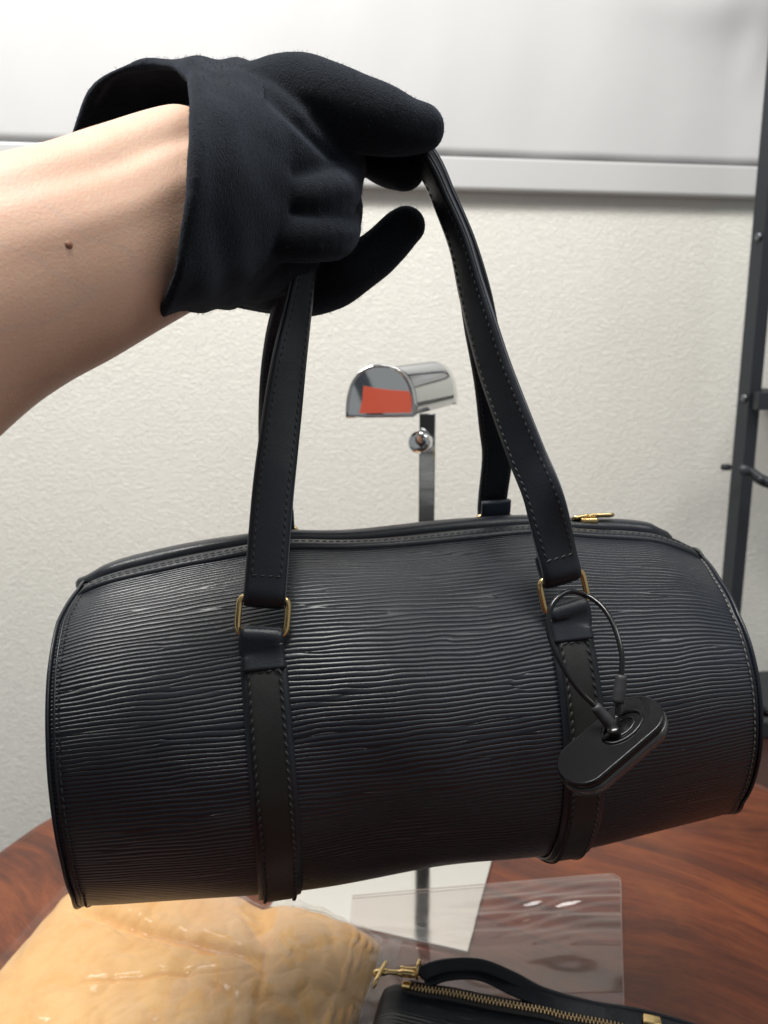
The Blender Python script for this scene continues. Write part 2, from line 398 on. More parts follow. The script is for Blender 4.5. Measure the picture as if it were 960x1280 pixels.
for q in ((-.3, .0), (.36, .0), (-.15, .52), (.28, .52)):
    m_ = MB(); cyl(m_, (q[0], q[1], -.719), (q[0], q[1], -.034), .022); m_.build('leg', M['darkwood'], table)

# low dark cabinet and grey crate seen between table and wall, far right
cab = empty('low_cabinet', (.62, .90, -.72)); tag(cab, 'dark red-brown low wooden cabinet by the wall behind the table, seen at the right edge', 'cabinet')
box(MB(), (.66, .93, -.40), .5, .22, .60, YAW, .004).build('carcass', M['darkwood'], cab, False)
box(MB(), (.66, .925, -.088), .52, .25, .018, YAW, .003).build('top_board', M['darkwood'], cab, False)
st = empty('low_stool', (.52, .80, -.72)); tag(st, 'low blue-grey stool with a black frame edge beside the table, at the right edge', 'stool')
box(MB(), (.56, .775, -.125), .24, .11, .012, .1, .003).build('seat', M['grey'], st, False)
box(MB(), (.56, .838, -.112), .25, .010, .024, .1, .002).build('frame', M['black_steel'], st, False)
for dx in (-.1, .1): box(MB(), (.56+dx, .79, -.425), .018, .018, .588, .1, .002).build('leg', M['black_steel'], st, False)

# black steel shelf rack by the wall
rack = empty('shelf_rack', (.43, .93, -.72)); tag(rack, 'black painted steel shelf rack with bolted upright beside the wall', 'rack')
D = 0.93
p0 = P(941.5, 440, D)
RX, RY = p0[0], p0[1]
box(MB(), (RX, RY, .34), .0185, .0185, 2.1, math.radians(20), .0008).build('upright', M['black_steel'], rack, False)
box(MB(), (RX+.62, RY+.08, .34), .0185, .0185, 2.1, math.radians(20), .0008).build('upright', M['black_steel'], rack, False)
def zat(py):                              # height on the upright for an image row
    r = CF-(py-640)/960*CU; return H+r[2]*RY/r[1]
for py in (-140, 500, 900):
    z = zat(py); a = V(RX-.002, RY-.020, z); b = V(RX+.62, RY-.03, z)
    c = (a+b)/2; box(MB(), c, np.linalg.norm(b-a), .016, .021, math.atan2(b[1]-a[1], b[0]-a[0]), .0008).build('crossbar', M['black_steel'], rack, False)
    box(MB(), c+V(.06, .13, .007), .60, .24, .006, math.atan2(b[1]-a[1], b[0]-a[0]), .0008).build('shelf_board', M['black_steel'], rack, False)
z = zat(588)
tube(MB(), spline([P(926, 586, D-.02), P(938, 590, D-.02), P(952, 600, D-.025), P(975, 607, D-.03), P(1010, 612, D-.03)], 20), np.linspace(.006, .0075, 20), 10).build('brace', M['black_steel'], rack)
for px, py, r in ((930, 588, .0062), (951, 599, .004)):
    cyl(MB(), P(px, py, D-.034), P(px, py, D-.018), r, 14).build('bolt', M['black_steel'], rack)
cyl(MB(), P(903, 584, D), P(912, 584, D+.004), .004, 12).build('bolt', M['black_steel'], rack)
for py in (68, 297, 497):
    z = zat(py); q = V(RX-.0117+.0025, RY-.004-.0035, z); n_ = V(-math.cos(math.radians(20)), -math.sin(math.radians(20)), 0)
    m_ = MB(); cyl(m_, q, q+n_*.0028, .0046, 14, [(0, 1), (.5, 1), (.9, .8), (1, .5)]); m_.build('bolt', metal('bolt_steel_%d' % py, (.20, .21, .23), .35), rack)

# ------------------------------------------------------------------ display stand
foot = onz(531, 1062, .004)
PX, PY = P(535, 560, .62)[0], foot[1]
PY = .60; PX = (534-480)/960*.62
ds = empty('display_stand', (PX, PY, 0)); tag(ds, 'chrome bag display stand with a rounded cradle, standing on the table behind the black bag', 'display stand')
corner = onz(585, 1190, .003); right = onz(617, 1068, .003); leftp = onz(470, 1164, .003)
e1 = nrm(leftp-corner); e2 = nrm(right-corner)
L1, L2 = .150, .185
mb = MB(); cs = [corner, corner+e1*L1, corner+e1*L1+e2*L2, corner+e2*L2]
bm_v = [c+V(0, 0, 0) for c in cs]+[c-V(0, 0, .0025) for c in cs]
mb.add(bm_v, [(0, 1, 2, 3)[::-1], (4, 5, 6, 7), (0, 1, 5, 4), (1, 2, 6, 5), (2, 3, 7, 6), (3, 0, 4, 7)])
o = mb.build('base_plate', M['chrome_base'], ds, False); bv = o.modifiers.new('bevel', 'BEVEL'); bv.width = .0008; bv.segments = 2
ctr = corner+e1*L1*.45+e2*L2*.62; PY = ctr[1]
PX = (534-480)/960*(PY/1.0)      # on the line of the post
ptop = zt = None
r_ = CF-(520-640)/960*CU; ztop = H+r_[2]*PY/r_[1]
box(MB(), (PX, PY, ztop/2+.002), .0125, .004, ztop, 0, .0008).build('post', M['chrome'], ds, False)
r_ = CF-(551-640)/960*CU; zk = H+r_[2]*PY/r_[1]
kb = V(PX-.001, PY-.004, zk); kd = nrm(V(-.35, -1, .06))
cyl(MB(), kb-kd*.004, kb+kd*.010, .0052, 20, [(0, 1), (.85, 1), (1, .9)]).build('knob_collar', M['chrome'], ds)
cyl(MB(), kb+kd*.010, kb+kd*.022, .0082, 26, [(0, .85), (.1, 1), (.85, 1), (.97, .9), (1, .55)]).build('knob', M['chrome'], ds)
# cradle: half-round chrome hood, long axis going back to the right
def arcprof(w, h, n=22):
    pts = [(-w/2, 0)]
    for k in range(n+1):
        a = pi-pi*k/n; pts.append((w/2*math.copysign(abs(math.cos(a))**.85, math.cos(a)), h*math.sin(a)**.8))
    pts.append((w/2, 0)); return pts
dc = PY-.03
A = P(478, 518, dc-.01); B = P(537, 504, dc+.052)        # bottom centres of near and far end
wdir = V(1, .22, 0); wdir = nrm(wdir); ax = nrm(B-A)
mb = MB(); vs = []; NS = 12
pr = arcprof(.045, .033)
for k in range(NS):
    t = k/(NS-1); c = A+(B-A)*t; sc = 1-.22*math.sin(pi*t)**1 if 0 < t < 1 else 1
    w_ = 1 if t < .3 else 1
    for x, y in pr: vs.append(c+wdir*x+V(0, 0, 1)*y)
n_ = len(pr); mb.add(vs, gridf(NS, n_, False, False)+[tuple(range((NS-1)*n_, NS*n_))])
o = mb.build('cradle', M['chrome'], ds); sd = o.modifiers.new('solid', 'SOLIDIFY'); sd.thickness = .0014; sd.offset = 0
mb = MB(); fv = [A-ax*.002+wdir*x*1.04+V(0, 0, 1)*(y*1.04-.001) for x, y in arcprof(.047, .034, 40)]; bk = [q+ax*.004 for q in fv]; n_ = len(fv)
mb.add(fv+bk, [tuple(range(n_)), tuple(range(n_, 2*n_))[::-1]]+[(i, (i+1) % n_, (i+1) % n_+n_, i+n_) for i in range(n_)])
o = mb.build('end_plate', M['chrome'], ds, False); bv = o.modifiers.new('bevel', 'BEVEL'); bv.width = .0012; bv.segments = 3; bv.limit_method = 'ANGLE'
tube(MB(), [q-ax*.0004 for q in fv[:-1]], .0011, 8, closed=True).build('rim', M['chrome'], ds)
fp = [(-.0155, .0012), (.0222, .0012), (.0226, .006), (.0222, .0125), (.0205, .0165), (.006, .0175), (-.006, .0192), (-.0125, .0205), (-.0132, .011)]  # red reflection on the end plate, put in as a flat coloured patch
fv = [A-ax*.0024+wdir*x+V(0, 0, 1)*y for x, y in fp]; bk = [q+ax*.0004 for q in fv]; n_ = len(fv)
MB().add(fv+bk, [tuple(range(n_)), tuple(range(n_, 2*n_))[::-1]]+[(i, (i+1) % n_, (i+1) % n_+n_, i+n_) for i in range(n_)]).build('painted_reflection', M['red'], ds, False)

# ------------------------------------------------------------------ handbag
def cam2w(x, y, d): return CO+CR*x+CU*y+CF*d
AL = cam2w(-.130, -.102, .357); AR = cam2w(.1645, -.080, .402)
AX = nrm(AR-AL); LEN = np.linalg.norm(AR-AL)
UPV = nrm(V(0, 0, 1)-AX*AX[2]); FRV = nrm(np.cross(AX, UPV)); FRV = FRV if FRV[1] < 0 else -FRV
def rad(t): return .0715+.0075*np.sin(pi*np.clip(t, 0, 1))**.8
_tp = spline([(0, 0, -.0015), (.07, 0, .0030), (.22, 0, .0048), (.5, 0, .0020), (.75, 0, .0020), (.88, 0, 0), (.95, 0, -.0055), (1, 0, -.0125)], 80)
TOP_T, TOP_Y = _tp[:, 0], _tp[:, 2]
END_TH = [-180, -120, -90, -54, -35, -15, 5, 25, 45, 65, 85, 100, 130, 180]
END_L = [0]*14
END_R = [0]*14
def SF(t, th, off=0.0):
    """bag surface: t along the axis 0..1, th in degrees (0 front, 90 top, -90 bottom), off outwards"""
    t = np.asarray(t, float); th = np.asarray(th, float); a = np.radians(th)
    r = rad(t)
    # slack leather: gentle dents, straps pull the top up a little
    r = r + .0018*np.sin(7*t+1.5)*np.cos(2*a+1)*np.sin(pi*np.clip(t, 0, 1)) + .0012*np.sin(15*t+3*a)*np.sin(pi*np.clip(t, 0, 1))
    pull = .0015*np.exp(-((t-.30)/.06)**2)+.0015*np.exp(-((t-.70)/.06)**2)+np.interp(t, TOP_T, TOP_Y)
    r = r + off
    x = np.cos(a)*r; y = np.sin(a)*(r+pull*np.clip(np.sin(a), 0, 1)**1.5)
    thw = (th+180) % 360-180
    dx = np.interp(thw, END_TH, END_L)*np.clip(1-t, 0, 2)**3+np.interp(thw, END_TH, END_R)*np.clip(t, 0, 2)**3
    return AL+AX*(t*LEN+dx)[..., None]+FRV*x[..., None]+UPV*y[..., None]
def SN(t, th, e=.5):
    a = SF(t+.003, th)-SF(t-.003, th); b = SF(t, th+e)-SF(t, th-e)
    n = nrm(np.cross(a, b)); 
    ref = SF(t, th)-(AL+AX*(np.asarray(t)*LEN)[..., None])
    return n*np.sign(np.sum(n*ref, -1))[..., None]
def find(px, py):
    """t, th on the visible bag surface for an image point"""
    best = None
    T, TH = np.meshgrid(np.linspace(-.02, 1.02, 261), np.linspace(-60, 100, 321), indexing='ij')
    q = SF(T, TH)-CO; d = q@CF; X = 480+960*(q@CR)/d; Y = 640-960*(q@CU)/d
    k = np.argmin((X-px)**2+(Y-py)**2); return T.ravel()[k], TH.ravel()[k]
def proj(p):
    q = p-CO; d = q@CF; return 480+960*(q@CR)/d, 640-960*(q@CU)/d
# how far each end seam leans in or out round the rim (slack leather), per angle
SEAM_L = [(700, 135), (712, 120), (740, 97), (770, 76), (800, 66), (850, 61), (900, 59), (950, 61), (1000, 65), (1050, 72), (1100, 84), (1130, 95), (1150, 104)]
SEAM_R = [(640, 815), (660, 845), (683, 868), (730, 902), (775, 925), (820, 941), (860, 948), (900, 951), (950, 948), (985, 938), (1010, 922), (1030, 905)]
def fit_end(t, seam, lst):
    sv = list(lst); res = [0]*14
    for i, th in enumerate(END_TH[3:12], 3):
        lo = 0.0
        for it in range(8):
            p = SF(t, th); X, Y = proj(p+AX*lo); tx = np.interp(Y, [a for a, b in seam], [b for a, b in seam]); lo += (tx-X)*((p-CO)@CF)/960
        res[i] = float(np.clip(lo, -.04, .04))
    res[2] = res[3]; res[1] = res[3]*.5; res[12] = res[11]*.6; return res
END_L = fit_end(0.0, SEAM_L, END_L)
END_R = fit_end(1.0, SEAM_R, END_R)
print('END_L', [round(x, 4) for x in END_L]); print('END_R', [round(x, 4) for x in END_R])
print('proj L', [tuple(round(float(q)) for q in proj(SF(0.0, th))) for th in END_TH]); print('proj R', [tuple(round(float(q)) for q in proj(SF(1.0, th))) for th in END_TH])
bag = empty('handbag', AL+AX*LEN/2-UPV*.08)
tag(bag, 'large cylindrical black ridged-leather handbag with gold rings, held up by its two long handles', 'handbag')
# main shell with a gap at the zip
ZF, ZB = 84.0, 96.5
ts = np.linspace(0, 1, 121); ths = np.linspace(ZB-360, ZF, 200)
T, TH = np.meshgrid(ts, ths, indexing='ij'); v = SF(T, TH)
uv = np.stack([T*LEN, np.radians(TH)*.078], -1).reshape(-1, 2)
o = MB().add(v.reshape(-1, 3), gridf(121, 200), uv).build('shell', M['epi'], bag)
# end panels
for t, s in ((0, -1), (1, 1)):
    mb = MB(); rings = [(1, 0), (.97, .0012), (.9, -.001), (.6, -.003), (.3, -.004), (.02, -.0045)]; vs = []; us = []
    for k, off in rings:
        for a in np.linspace(0, 360, 96, endpoint=False):
            c = AL+AX*t*LEN; q = SF(t, a); vs.append(c+(q-c)*k+AX*(s*off)); us.append((math.cos(math.radians(a))*.075*k, math.sin(math.radians(a))*.075*k))
    n_ = 96; mb.add(vs, gridf(len(rings), n_, False, True)+[tuple(range((len(rings)-1)*n_, len(rings)*n_))], us)
    mb.build('end_panel', M['epi'], bag)
    pth = SF(np.full(160, t-.0*s), np.linspace(0, 360, 160, endpoint=False), .0006)
    tube(MB(), pth, .0008, 8, closed=True).build('piping', M['leather'], bag)
    a = np.linspace(-70, 80, 160); st_ = MB(); tt = np.full(160, t-s*.013)
    stitches(st_, SF(tt, a, .0003), SN(tt, a), slant=.1)
    o = st_.build('stitching', M['lit_thread'] if s > 0 else M['thread'], bag); o['kind'] = 'stuff'  # right-end thread is pale: the light it catches is put into its colour
    # groove shadow line: thin seam welt
    tube(MB(), SF(np.full(160, t-s*.0075), a, -.0003), .0007, 6).build('seam_welt', M['leather'], bag)
# zip placket: front lip, back lip, tape, teeth, end tabs
tt = np.linspace(.012, .985, 90)
lip = lambda th, off, tt=tt: SF(tt, np.full(len(tt), th), off)
taper = np.minimum(1, np.minimum((tt-.0)/.04, (1.0-tt)/.05))
def strip(t0, t1, angs, offs, name, endr=.012, n=110, ext=0.0):
    tq = np.linspace(t0, t1, n); vs = []; m_ = len(angs)
    for t in tq:
        e = min(1, (min(t-t0, t1-t)+1e-5)/endr)**.5
        tc_ = min(max(t, 0), 1); row = []
        am = angs[-1]
        for a_, o_ in zip(angs, offs): row.append(SF(tc_, am+(a_-am)*(.55+.45*e), -.001+(o_+.001)*(.3+.7*e))+AX*((t-tc_)*LEN))
        for a_, o_ in list(zip(angs, offs))[::-1]: row.append(SF(tc_, am+(a_-am)*(.55+.45*e), -.0025)+AX*((t-tc_)*LEN))
        vs += row
    return MB().add(vs, gridf(n, 2*m_, False, True)+[tuple(range(2*m_))[::-1], tuple(range((n-1)*2*m_, n*2*m_))]).build(name, M['leather'], bag)
strip(.004, .99, [86.2, 86, 85, 82, 80.2, 80], [-.001, .0012, .0022, .0020, .0016, 0], 'zip_lip')
sm = MB(); stitches(sm, SF(tt, np.full(90, 81.5), .0029), SN(tt, np.full(90, 81.5)), slant=.1); sm.build('stitching', M['thread'], bag, kind='stuff')
strip(-.022, .965, [93.0, 93.3, 95, 100, 108, 118, 122], [0, .0022, .0036, .0042, .0030, .0012, -.001], 'zip_lip', .05)
mb = MB(); ribbon(mb, SF(tt, np.full(90, 90.5), -.0008), np.tile(FRV, (90, 1)), .016, .0008); zt_ = mb.build('zip_tape', M['ziptape'], bag)
# zip pull lying along the top at right
q0 = SF(.865, 88, .0036); pl = MB()
t1, th1 = find(722, 650); 
sl = empty('zip_slider', q0); sl.parent = bag; sl.matrix_parent_inverse = bag.matrix_world.inverted()
za, zb = P(716, 648, .382), P(766, 644, .388)
ribbon(pl, spline([za, za*.6+zb*.4+V(0, 0, .0006), zb], 16), V(0, -1, .45), np.interp(np.linspace(0, 1, 16), [0, .3, .42, .5, .95, 1], [.003, .0045, .002, .0045, .005, .003]), .0016)
for ch in [pl.build('pull_tab', M['gold'], None)]: ch.parent = bag; ch.matrix_parent_inverse = bag.matrix_world.inverted()
bpy.data.objects.remove(sl)
cc = P(734, 650, .385); box(MB(), cc, .009, .007, .0032, .1, .0010).build('zip_slider', M['gold'], bag)

RW, RH, RR = .0192, .0152, .0013
def ring_path(c, e1, e2, w, h, n=48):
    pts = []
    for k in range(n):
        a = 2*pi*k/n; ex = .38
        pts.append(c+e1*w/2*math.copysign(abs(math.cos(a))**ex, math.cos(a))+e2*h/2*math.copysign(abs(math.sin(a))**ex, math.sin(a)))
    return np.array(pts)
def resamp(p, n):
    q = np.vstack([p, p[:1]]); L = np.r_[0, np.cumsum(np.linalg.norm(np.diff(q, axis=0), axis=1))]; s = np.linspace(0, L[-1], n, endpoint=False)
    return np.stack([np.interp(s, L, q[:, k]) for k in range(3)], 1)
def body_strap(t0, th0, th1=-262):
    """wide base strip and the raised stitched strip on it, from the ring round underneath"""
    a = np.linspace(th0-7, th1, 120); tt = np.full(120, t0)
    mb = MB(); ribbon(mb, SF(tt, a, .0010), AX, .0180, .0018); b = mb.build('body_strap', M['leather'], bag)
    p = SF(tt, a, .0022); mb = MB(); ribbon(mb, p, AX, .0132, .0014, bulge=.0002); mb.build('stitched_strip', M['leather_green'], b)
    sm = MB()
    for s in (-1, 1):
        aa = np.linspace(th0-9, -75, 150); t_ = np.full(150, t0+s*.0060/LEN); stitches(sm, SF(t_, aa, .0031), SN(t_, aa), pitch=.0034, ln=.0027, r=.00045, slant=.42*s)
    aa = np.linspace(-1, 1, 8); t_ = t0+aa*.0058/LEN; stitches(sm, SF(t_, np.full(8, th0-9.5), .0032), SN(t_, np.full(8, th0-8.5)))
    sm.build('stitching', M['thread'], b, kind='stuff')
    return b
def make_ring(c, e1, e2, nn, t0, th0, front=True):
    rp = resamp(ring_path(c, e1, e2, RW, RH), 64)
    tube(MB(), rp, RR, 12, closed=True).build('ring', M['gold'], bag)
    # lower tab wrapping the bottom bar
    bb = c-e2*RH/2; sgn = 1 if front else -1
    s0 = SF(t0, th0-sgn*5, .0035); s1 = SF(t0, th0-sgn*9, .0031)
    back = SF(t0, th0-sgn*6, .0012)
    pth = spline([s1, s0, bb-e2*.0035+nn*.0027, bb+nn*.0028+e2*.0004, bb+e2*.0026+nn*.0008, bb+e2*.0012-nn*.0022, back], 30)
    mb = MB(); ribbon(mb, pth, e1, .0168, .0017); mb.build('ring_tab', M['leather'], bag)

def handle(ctrl, ringtop_l, ringtop_r, name, front=True):
    pass
# ring positions from the photograph's front rings
tL, thL = find(326, 800); tR, thR = find(707, 767)
def ring_frame(t0, th0, tilt, off):
    c = SF(t0, th0, off); n = SN(t0, th0); e2 = nrm(tilt-c)
    e1 = AX-e2*np.dot(AX, e2); e1 = nrm(e1); nn = nrm(np.cross(e1, e2)); nn = nn if np.dot(nn, n) > 0 else -nn
    return c+e2*RH/2, e1, e2, nn
RG = {}
RG['fl'] = ring_frame(tL, thL, P(341, 620, .303), .0042); RG['fr'] = ring_frame(tR, thR, P(679, 622, .311), .0042)
print('rings', tL, thL, tR, thR)
# rear rings: same place round the back
TBL, TBR = tL+.03, tR-.01
for k, t0, aim in (('bl', TBL, P(343, 560, .40)), ('br', TBR, P(621, 560, .405))):
    RG[k] = ring_frame(t0, 180-thL-4, aim, .0042)
body_strap(tL, thL); body_strap(tR, thR)
make_ring(*RG['fl'], tL, thL); make_ring(*RG['fr'], tR, thR)
make_ring(*RG['bl'], TBL, 180-thL-4, False); make_ring(*RG['br'], TBR, 180-thL-4, False)
print('rear rings', proj(RG['bl'][0]), (RG['bl'][0]-CO)@CF, proj(RG['br'][0]), (RG['br'][0]-CO)@CF, 'front', proj(RG['fl'][0]), (RG['fl'][0]-CO)@CF, proj(RG['fr'][0]), (RG['fr'][0]-CO)@CF)

HW = .0160
def make_handle(rl, rr, ctrl, n=360):
    """ctrl rows: px, py, depth, twist deg (0 = face to camera), from left ring to right ring, between the two wraps"""
    rows = []
    def wrap(rg, flip):
        c, e1, e2, nn = rg; tb_ = c+e2*RH/2
        r = [(tb_+e2*.0095-nn*.0030), (tb_+e2*.003-nn*.0028), (tb_-e2*.0024-nn*.001), (tb_-e2*.0022+nn*.0012), (tb_+e2*.001+nn*.0030), (tb_+e2*.0095+nn*.0024)]
        return r, e1
    a, e1a = wrap(rl, 0); b, e1b = wrap(rr, 1)
    mid = [P(x, y, d) for x, y, d, tw in ctrl]
    pts = a+mid+b[::-1]
    # width directions in image space
    wd = [e1a]*len(a)
    for i, (x, y, d, tw) in enumerate(ctrl):
        x0, y0 = ctrl[max(i-1, 0)][:2]; x1, y1 = ctrl[min(i+1, len(ctrl)-1)][:2]
        t2 = nrm(V(x1-x0, y1-y0)); pr = V(-t2[1], t2[0])              # image-plane perpendicular
        w3 = CR*pr[0]-CU*pr[1]
        w3 = w3*math.cos(math.radians(tw))+CF*math.sin(math.radians(tw))
        wd.append(w3)
    wd += [e1b]*len(b)
    for i in range(1, len(wd)):
        if np.dot(wd[i], wd[i-1]) < 0: wd[i] = -np.asarray(wd[i])
    rows = np.array([np.r_[p, w] for p, w in zip(pts, wd)])
    s = spline(rows, n); p = s[:, :3]; w = nrm(s[:, 3:])
    # strap lies with its outer face away from the bag: two plies
    T = nrm(np.gradient(p, axis=0)); w = nrm(w-T*np.sum(w*T, 1)[:, None]); N = np.cross(w, T)
    arc = np.r_[0, np.cumsum(np.linalg.norm(np.diff(p, axis=0), axis=1))]; K = int(np.searchsorted(arc, .0245))
    sg = arc/arc[-1]; HWv = HW*(1-.20*np.exp(-((sg-.46)/.20)**4)); HW_ = HWv[:, None]
    mb = MB(); ribbon(mb, p+N*.0004, w, HWv-.0004, .0020, bulge=.0004); h = mb.build('handle', M['leather'], bag)
    mb = MB(); ribbon(mb, p-N*.00115, w, HWv, .0012); mb.build('backing', M['lining'], h)
    mb = MB()
    for sgn in (-1, 1): tube(mb, p+w*sgn*(HW_/2-.0003)-N*.0006, .00055, 6)
    mb.build('edge_finish', M['edge_paint'], h)
    sm = MB()
    for sgn in (-1, 1):
        q = (p+w*sgn*(HW_/2-.0024)+N*.0016)[K:-K]; stitches(sm, q, N[K:-K], slant=.22*sgn)
        q = (p+w*sgn*(HW_/2-.0024)-N*.0018)[K:-K]; stitches(sm, q, -N[K:-K], slant=.22*sgn)
    for k in (K, n-1-K):
        q = np.array([p[k]+w[k]*x+N[k]*.0017 for x in np.linspace(-.0062, .0062, 6)]); stitches(sm, q, N[k][None])
    sm.build('stitching', M['thread'], h, kind='stuff')
    return h
make_handle(RG['fl'], RG['fr'], [
    (341, 620, .303, 10), (350, 545, .306, 22), (361, 460, .309, 36), (372, 395, .312, 50), (380, 345, .3125, 57), (386, 300, .312, 60), (398, 245, .312, 70),
    (425, 195, .3135, 80), (470, 172, .315, 85), (512, 183, .3165, 80), (535, 213, .317, 74), (554, 255, .318, 72), (574, 305, .319, 67), (588, 360, .319, 60), (602, 410, .318, 54),
    (617, 460, .317, 48), (637, 515, .315, 42), (658, 570, .313, 34), (679, 622, .310, 24)])
make_handle(RG['bl'], RG['br'], [
    (343, 560, .40, 5), (345, 490, .372, 10), (351, 430, .350, 25), (360, 385, .334, 45), (373, 340, .324, 55), (384, 300, .3185, 62), (398, 240, .318, 72),
    (428, 190, .319, 82), (472, 166, .3205, 85), (516, 178, .322, 78), (540, 208, .3235, 74), (558, 252, .327, 70), (578, 305, .334, 62), (592, 360, .343, 48), (602, 415, .356, 32),
    (613, 475, .374, 16), (619, 535, .393, 6), (622, 570, .405, 2)])

# ------------------------------------------------------------------ security tag on a cable loop
def Z(zx, zy, d): return P(660+zx*.2265, 720+zy*.2266, d)
tg = empty('security_tag', Z(430, 960, .285)); tag(tg, 'black pill-shaped security tag on a thin black cable looped through the right front ring', 'security tag')
dl = .288
loop = [(468, 835, .284), (425, 785, .283), (375, 722, .284), (300, 650, .2855), (230, 560, .287), (165, 445, .289), (122, 340, .2915), (112, 250, .2935), (133, 165, .2955), (178, 108, .2975), (235, 84, .300), (290, 96, .3035), (318, 108, .3055),
        (350, 120, .304), (410, 170, .300), (463, 250, .2955), (500, 350, .291), (519, 450, .2875), (515, 545, .2855), (508, 625, .285), (498, 700, .2845), (492, 780, .284), (482, 845, .2845)]
tube(MB(), spline([Z(*q) for q in loop], 150), .00105, 10).build('cable', M['cable'], tg)
for a, b in (((516, 545, .2855), (497, 703, .2845)), ((368, 715, .284), (468, 832, .284))):
    tube(MB(), spline([Z(*a), (Z(*a)+Z(*b))/2, Z(*b)], 14), np.interp(np.arange(14), [0, 1, 6, 6.5, 7, 12, 13], [.0017, .0021, .0023, .0019, .0024, .0024, .0018]), 12).build('sleeve', M['rubber'], tg)
ta = nrm(Z(700, 730, .289)-Z(240, 1120, .281)); tc = Z(462, 920, .2835)
tw_ = nrm(np.cross(nrm(-CF*0.50+CR*-.58+CU*.64), ta)); tn = np.cross(ta, tw_); tn = tn if np.dot(tn, -CF) > 0 else -tn
def pill(mb, c, L_, Wd, th, steps):
    vs = []; n = 56
    for h_, k in steps:
        for i in range(n):
            a = 2*pi*i/n; x = math.cos(a); y = math.sin(a)
            vs.append(c+ta*(math.copysign(L_/2-Wd/2, x)*(1 if abs(x) > 1e-6 else 0)*(1 if k > .8 else k)+x*Wd/2*k)+tw_*y*Wd/2*k+tn*h_)
    mb.add(vs, gridf(len(steps), n, False, True)+[tuple(range(n))[::-1], tuple(range((len(steps)-1)*n, len(steps)*n))])
mb = MB(); pill(mb, tc, .046, .0205, 0, [(-.0005, .93), (0, .985), (.0016, 1), (.0025, .975), (.0028, .93), (.0028, .91), (.0028, .3)]); mb.build('tag_cover', M['tagplastic'], tg)
mb = MB(); pill(mb, tc, .0465, .0210, 0, [(-.0050, .9), (-.0044, .98), (-.0012, 1.0), (-.0005, .97)]); mb.build('tag_base', M['tagrim'], tg)
hc = tc+ta*.0065+tn*.0028
tube(MB(), [hc+ta*math.cos(a)*.0085+tw_*math.sin(a)*.0050 for a in np.linspace(0, 2*pi, 48, endpoint=False)], .0007, 8, closed=True).build('recess_ring', M['tagplastic'], tg)
tube(MB(), [hc+ta*math.cos(a)*.0050+tw_*math.sin(a)*.0028 for a in np.linspace(0, 2*pi, 48, endpoint=False)], .0005, 8, closed=True).build('recess_ring', M['cable'], tg)
cyl(MB(), Z(475, 860, .2815)-tn*.0025, Z(475, 860, .2815)+tn*.0022, .0022, 14).build('eyelet', M['cable'], tg)
tube(MB(), spline([Z(490, 770, .2835), Z(470, 850, .2812), Z(430, 890, .2815), Z(418, 905, .2825)], 14), .0009, 8).build('cable_end', M['cable'], tg)

# ------------------------------------------------------------------ person: forearm and gloved hand
def ellring(c, a, b, n): return [c+a*math.cos(t)+b*math.sin(t) for t in np.linspace(0, 2*pi, n, endpoint=False)]
sec = [  # px, py, depth, half height px (perpendicular), depth factor
    (-420, 560, .205, 250, .92), (-230, 470, .222, 200, .90), (-90, 398, .236, 160, .88), (0, 357, .246, 140, .84), (70, 328, .256, 132, .80), (130, 303, .266, 124, .76), (180, 281, .275, 117, .72), (225, 259, .283, 109, .68), (262, 246, .290, 104, .62), (285, 238, .295, 88, .55)]
rows = spline([np.r_[P(a, b, c), d*c/960, e] for a, b, c, d, e in sec], 90)
cen = rows[:, :3]; T = nrm(np.gradient(cen, axis=0)); nA = 96
arm = []
for i in range(90):
    u = nrm(CU-T[i]*np.dot(CU, T[i])); w = np.cross(T[i], u); w = w if np.dot(w, -CF) > 0 else -w     # w towards camera
    s = i/89
    for k in range(nA):
        a = 2*pi*k/nA; r = 1.0
        # inner wrist: two flexor tendons and the hollow beside the thumb base
        f = np.clip((s-.35)/.5, 0, 1)
        r -= .07*f*math.exp(-((math.sin(a-.62))/.16)**2)*(math.cos(a-.62) > 0)
        r += .045*f*math.exp(-((math.sin(a-.12))/.13)**2)*(math.cos(a-.12) > 0)
        r += .03*math.exp(-((math.sin(a-1.1))/.3)**2)*(math.cos(a-1.1) > 0)*f
        hh = rows[i, 3]
        p = cen[i]+u*math.sin(a)*hh*r*(1 if math.sin(a) > 0 else 1.0)+w*math.cos(a)*hh*rows[i, 4]*r
        arm.append(p+nrm(p-cen[i])*(.0006*nz(p, 40)+.0010*nz(p, 16)))
person = empty('person', cen[0]); tag(person, 'bare forearm reaching in from the left, with a black knit glove gripping the handles', 'person')
mb = MB(); mb.add(arm, gridf(90, nA, False, True)+[tuple(range(nA))[::-1], tuple(range(89*nA, 90*nA))]); armo = mb.build('forearm', M['skin'], person)
# mole on the inner forearm
def hit(px, py, pts):
    q = pts-CO; d = q@CF; X = 480+960*(q@CR)/d; Y = 640-960*(q@CU)/d
    m = (X-px)**2+(Y-py)**2 < 150; idx = np.where(m)[0]; 
    return pts[idx[np.argmin(d[idx])]] if len(idx) else P(px, py, .22)
mp = hit(89, 304, np.array(arm)); bm = bmesh.new(); bmesh.ops.create_uvsphere(bm, u_segments=14, v_segments=8, radius=.0015); me = bpy.data.meshes.new('mole'); bm.to_mesh(me); bm.free()
mo = link('mole', me, M['mole'], person); mo.location = tuple(mp-np.array(person.location)+CF*.0011); mo.matrix_parent_inverse.identity()

